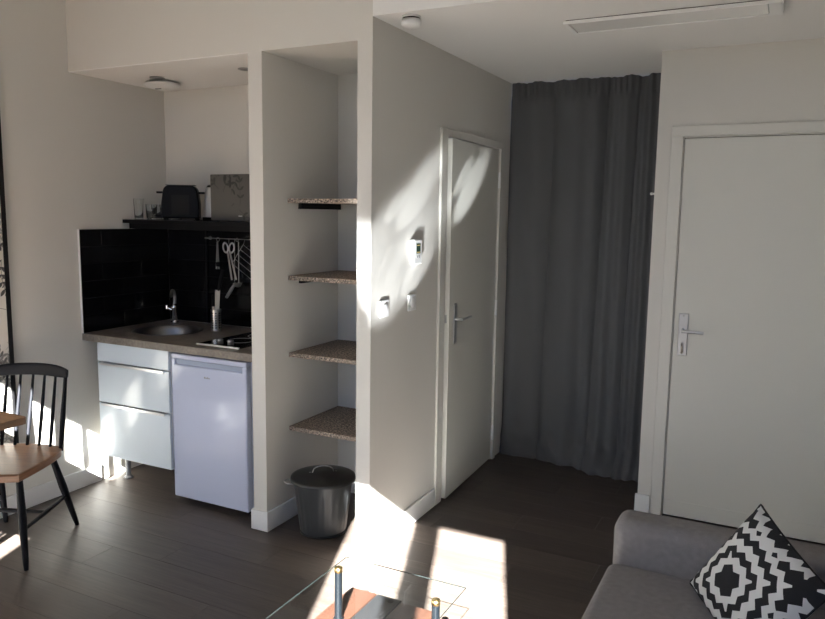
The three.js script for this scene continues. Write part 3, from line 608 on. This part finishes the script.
{
  // spindle-back chair; own axes: x to the sitter's... right in the picture, z the way it faces
  const t = thing('dining_chair', 'black spindle-back chair with brown wooden seat by the left wall', 'chair', [-1.575, 0, 0.760], Math.atan2(0.40, 0.915));
  const s = new THREE.Shape();
  s.moveTo(-0.195, 0.19); s.quadraticCurveTo(-0.215, 0.0, -0.20, -0.13); s.quadraticCurveTo(-0.19, -0.215, -0.10, -0.225); s.quadraticCurveTo(0, -0.238, 0.10, -0.225); s.quadraticCurveTo(0.19, -0.215, 0.20, -0.13); s.quadraticCurveTo(0.215, 0.0, 0.195, 0.19); s.quadraticCurveTo(0.0, 0.235, -0.195, 0.19);
  const g = new THREE.ExtrudeGeometry(s, { depth: 0.022, bevelEnabled: true, bevelThickness: 0.008, bevelSize: 0.010, bevelSegments: 3, curveSegments: 16 });
  g.rotateX(-Math.PI / 2); g.scale(1, 1, -1);
  { const ix = g.index; if (!ix) { const p = g.attributes.position; for (let i = 0; i < p.count; i += 3) for (const k of ['position', 'normal', 'uv']) { const q = g.attributes[k]; for (let c = 0; c < q.itemSize; c++) { const a = q.array[(i + 1) * q.itemSize + c]; q.array[(i + 1) * q.itemSize + c] = q.array[(i + 2) * q.itemSize + c]; q.array[(i + 2) * q.itemSize + c] = a; } } } }
  g.translate(0, 0.422, 0); g.computeVertexNormals(); metres(g);
  mesh('seat', g, M.teak, t);
  const legP = [[0, 0], [0, 0.010], [0.10, 0.013], [0.55, 0.019], [1, 0.014], [1, 0]];
  const legs = [[0.212, 0.195, 0.165, 0.135], [-0.212, 0.195, -0.165, 0.135], [0.192, -0.30, 0.14, -0.175], [-0.192, -0.30, -0.14, -0.175]];
  for (const [fx, fz, tx, tz] of legs) mesh('leg', turned(V(fx, 0, fz), V(tx, 0.424, tz), legP), M.paintBlack, t);
  const at = (l, k) => V(l[0] + (l[2] - l[0]) * k, 0.424 * k, l[1] + (l[3] - l[1]) * k), strP = [[0, 0], [0, 0.007], [0.5, 0.0115], [1, 0.007], [1, 0]];
  const m1 = [at(legs[0], 0.42), at(legs[2], 0.42)], m2 = [at(legs[1], 0.42), at(legs[3], 0.42)];
  mesh('stretcher', turned(...m1, strP), M.paintBlack, t); mesh('stretcher', turned(...m2, strP), M.paintBlack, t);
  mesh('stretcher', turned(m1[0].clone().lerp(m1[1], 0.5), m2[0].clone().lerp(m2[1], 0.5), strP), M.paintBlack, t);
  // crest rail, bowed backwards
  const bow = (q) => V(0.203 * q, 0.812, -0.300 + 0.045 * q * q), pos = [], idx = [], N = 28, cs = 12;
  for (let i = 0; i <= N; i++) { const q = -1 + 2 * i / N, c = bow(q), hh = 0.030 * (1 - 0.35 * Math.pow(Math.abs(q), 6)), tt = 0.0105 * (1 - 0.3 * Math.pow(Math.abs(q), 8)); for (let j = 0; j < cs; j++) { const a = j / cs * Math.PI * 2, e = (x) => Math.sign(x) * Math.pow(Math.abs(x), 0.7); const oy = hh * e(Math.sin(a)), oz = tt * e(Math.cos(a)); pos.push(c.x, c.y + oy + 0.012 * (1 - q * q), c.z + oz - 0.2 * oy); } }
  for (let i = 0; i < N; i++) for (let j = 0; j < cs; j++) { const a = i * cs + j, b = i * cs + (j + 1) % cs; idx.push(a, b, a + cs, b, b + cs, a + cs); }
  for (const [i, fl] of [[0, 1], [N, 0]]) for (let j = 1; j < cs - 1; j++) { const a = i * cs; fl ? idx.push(a, a + j + 1, a + j) : idx.push(a, a + j, a + j + 1); }
  const cg = new THREE.BufferGeometry(); cg.setAttribute('position', new THREE.Float32BufferAttribute(pos, 3)); cg.setIndex(idx); cg.computeVertexNormals();
  mesh('crest_rail', cg, M.paintBlack, t);
  for (let k = 0; k < 7; k++) {
    const q = -1 + 2 * k / 6, end = k === 0 || k === 6, b = bow(q * 0.93);
    mesh(end ? 'back_post' : 'spindle', turned(V(0.188 * q, 0.435, -0.208 + 0.025 * q * q), V(b.x, b.y - 0.005, b.z), end ? [[0, 0], [0, 0.0105], [0.4, 0.0125], [1, 0.009], [1, 0]] : [[0, 0], [0, 0.0075], [0.4, 0.0095], [1, 0.006], [1, 0]], 10), M.paintBlack, t);
  }
}

// ---------- sofa ----------
{
  const t = thing('sofa', 'taupe fabric sofa with square padded arm', 'sofa', [1.67, 0, 1.06]);
  mesh('frame', slab(-0.45, 0.48, 0.10, 0.235, -0.86, 0.86, 0.02, 2), M.sofa, t);
  mesh('seat_cushion', slab(-0.482, 0.235, 0.225, 0.42, -0.715, 0.0, 0.035, 4), M.sofa, t);
  mesh('seat_cushion', slab(-0.482, 0.235, 0.225, 0.42, 0.001, 0.715, 0.035, 4), M.sofa, t);
  for (const s of [-1, 1]) mesh('armrest', slab(-0.475, 0.49, 0.10, 0.568, s < 0 ? -0.875 : 0.715, s < 0 ? -0.715 : 0.875, 0.045, 5), M.sofa, t);
  mesh('backrest', slab(0.23, 0.49, 0.20, 0.80, -0.715, 0.715, 0.05, 4), M.sofa, t);
  for (const x of [-0.40, 0.42]) for (const z of [-0.80, 0.80]) mesh('leg', turned(V(x, 0, z), V(x, 0.102, z), [[0, 0], [0, 0.016], [1, 0.024], [1, 0]], 12), M.black, t);
}
{
  const t = thing('cushion', 'black and white stepped-pattern cushion leaning on the sofa arm', 'cushion', [1.663, 0.540, 0.574]);
  const a = 0.178, T = 0.070, n = 30, pos = [], uv = [], idx = [];
  for (let s = 0; s < 2; s++) for (let j = 0; j <= n; j++) for (let i = 0; i <= n; i++) {
    const u = -1 + 2 * i / n, v = -1 + 2 * j / n, d = T * Math.pow(Math.max(0, (1 - u * u * u * u) * (1 - v * v * v * v)), 0.55) * (0.8 + 0.2 * (1 - u * u) * (1 - v * v));
    const w = 0.006 * noise.noise(u * 3, v * 3, 2) * (1 - u * u) * (1 - v * v);
    pos.push(a * u * (1 - 0.045 * (1 - v * v)), a * v * (1 - 0.045 * (1 - u * u)), (s ? -1 : 1) * (d + w)); uv.push((u + 1) / 2, (v + 1) / 2);
  }
  const m = (n + 1) * (n + 1); for (let j = 0; j < n; j++) for (let i = 0; i < n; i++) { const p = j * (n + 1) + i; idx.push(p, p + 1, p + n + 1, p + 1, p + n + 2, p + n + 1); const q = p + m; idx.push(q, q + n + 1, q + 1, q + 1, q + n + 1, q + n + 2); }
  const g = new THREE.BufferGeometry(); g.setAttribute('position', new THREE.Float32BufferAttribute(pos, 3)); g.setAttribute('uv', new THREE.Float32BufferAttribute(uv, 2)); g.setIndex(idx); g.computeVertexNormals();
  const rot = new THREE.Matrix4().makeBasis(V(0.533, 0.846, -0.027), V(-0.542, 0.316, -0.779), V(-0.650, 0.430, 0.627));
  const seat = (h) => { h.applyMatrix4(rot); const p = h.attributes.position; for (let i = 0; i < p.count; i++) { const y = p.getY(i) + t.position.y - 0.423; if (y < 0) p.setY(i, 0.423 - t.position.y + 0.06 * y); } h.computeVertexNormals(); return h; };
  mesh('cover', seat(g), std(lin(0.85, 0.85, 0.85), 0.95, { map: stepped, bumpMap: repeat(weave, 0.08, 0.08), bumpScale: 0.0006 }), t);
  const rim = []; for (let k = 0; k < 96; k++) { const f = k / 24, side = Math.floor(f), w = (f - side) * 2 - 1; const e = a * (1 - 0.045 * (1 - w * w)); rim.push(side === 0 ? V(a * w, -e, 0) : side === 1 ? V(e, a * w, 0) : side === 2 ? V(-a * w, e, 0) : V(-e, -a * w, 0)); }
  mesh('piping', seat(new THREE.TubeGeometry(new THREE.CatmullRomCurve3(rim, true), 190, 0.0035, 6, true)), M.blackMatt, t);
}

// ---------- glass coffee table ----------
const GX0 = 0.335, GX1 = 0.804, GZ0 = 0.742, GZ1 = 1.60, GY = 0.40;
{
  const t = thing('coffee_table', 'glass-topped coffee table on dark posts above wooden planks', 'table', [(GX0 + GX1) / 2, 0, (GZ0 + GZ1) / 2]);
  const hx = (GX1 - GX0) / 2, hz = (GZ1 - GZ0) / 2;
  const pg = new THREE.PlaneGeometry(hx * 2, hz * 2); pg.rotateX(-Math.PI / 2); pg.translate(0, GY, 0);
  const top = mesh('glass_top', pg, M.pane, t);
  mesh('glass_edge', joined(slab(-hx, hx, GY - 0.0032, GY, -hz, -hz + 0.0014), slab(-hx, hx, GY - 0.0032, GY, hz - 0.0014, hz), slab(-hx, -hx + 0.0014, GY - 0.0032, GY, -hz, hz), slab(hx - 0.0014, hx, GY - 0.0032, GY, -hz, hz)), M.glassEdge, top);
  const wood = (c) => std(lin(...c), 0.5, { map: repeat(grain, 0.9, 0.2) });
  const PY = 0.205, z0 = 0.605 - (GZ0 + GZ1) / 2, X = (x) => x - (GX0 + GX1) / 2;
  const planks = [[0.275, 0.385, wood([0.085, 0.036, 0.022]), 0], [0.389, 0.492, wood([0.020, 0.021, 0.024]), 0], [0.496, 0.640, wood([0.085, 0.036, 0.022]), 0.012], [0.644, 0.80, wood([0.075, 0.03, 0.018]), 0.09]];
  for (const [a, b, m, dz] of planks) { const g = slab(X(a), X(b), PY - 0.034, PY, z0 + dz, 0.43, 0.003, 1); { const p = g.attributes.position, nn = g.attributes.normal, uv = g.attributes.uv; for (let i = 0; i < p.count; i++) if (Math.abs(nn.getY(i)) > 0.5) uv.setXY(i, p.getZ(i), p.getX(i)); } mesh('plank', g, m, t); }
  mesh('knot', lathe([[0, 0.001], [0.012, 0.001], [0.012, 0], [0, 0]], 16).translate(X(0.458), PY, 0.632 - (GZ0 + GZ1) / 2), M.black, t);
  for (const z of [-0.42, 0.30]) mesh('bearer', slab(X(0.285), X(0.79), 0, PY - 0.034, z, z + 0.09, 0.003, 1), wood([0.06, 0.03, 0.02]), t);
  for (const [x, z] of [[0.352, 0.822], [0.746, 0.857], [0.352, 1.50], [0.746, 1.50]]) {
    const p = mesh('post', lathe([[0, PY], [0.019, PY], [0.019, PY + 0.006], [0.0135, PY + 0.010], [0.0135, GY - 0.018], [0, GY - 0.018]], 20).translate(X(x), 0, z - (GZ0 + GZ1) / 2), M.post, t);
    mesh('post_cap', lathe([[0, GY - 0.018], [0.0145, GY - 0.018], [0.0145, GY - 0.002], [0, GY - 0.001]], 20).translate(X(x), 0, z - (GZ0 + GZ1) / 2), M.brass, p);
  }
}
// sunlight that the horizontal glass top throws back up: narrow beams leave the glass along the mirrored sun direction
{
  const up = V(SUN_DIR.x, -SUN_DIR.y, SUN_DIR.z).normalize();
  const beams = [[0.493, 1.387, 0.082, 2.8], [0.516, 1.339, 0.107, 1.19], [0.474, 0.796, 0.051, 1.474], [0.679, 1.337, 0.049, 3.572], [0.641, 1.484, 0.021, 2.189], [0.478, 1.044, 0.092, 1.6], [0.485, 0.938, 0.103, 1.403], [0.400, 1.127, 0.042, 1.009], [0.754, 0.961, 0.023, 4.879], [0.670, 1.129, 0.089, 1.101], [0.717, 0.758, 0.045, 6.02]];   // x, z, half angle, share
  for (const [x, z, angle, share] of beams) {
    const s = new THREE.SpotLight(new THREE.Color(0.93, 0.97, 1.0), share * 10.5, 0, angle, 0.553, 2);
    s.name = 'glass_reflection'; s.position.set(x, GY + 0.012, z); s.target.position.copy(s.position).add(up);
    s.castShadow = true; s.shadow.radius = 0.5; scene.add(s, s.target);
  }
}

renderer.render(scene, camera);
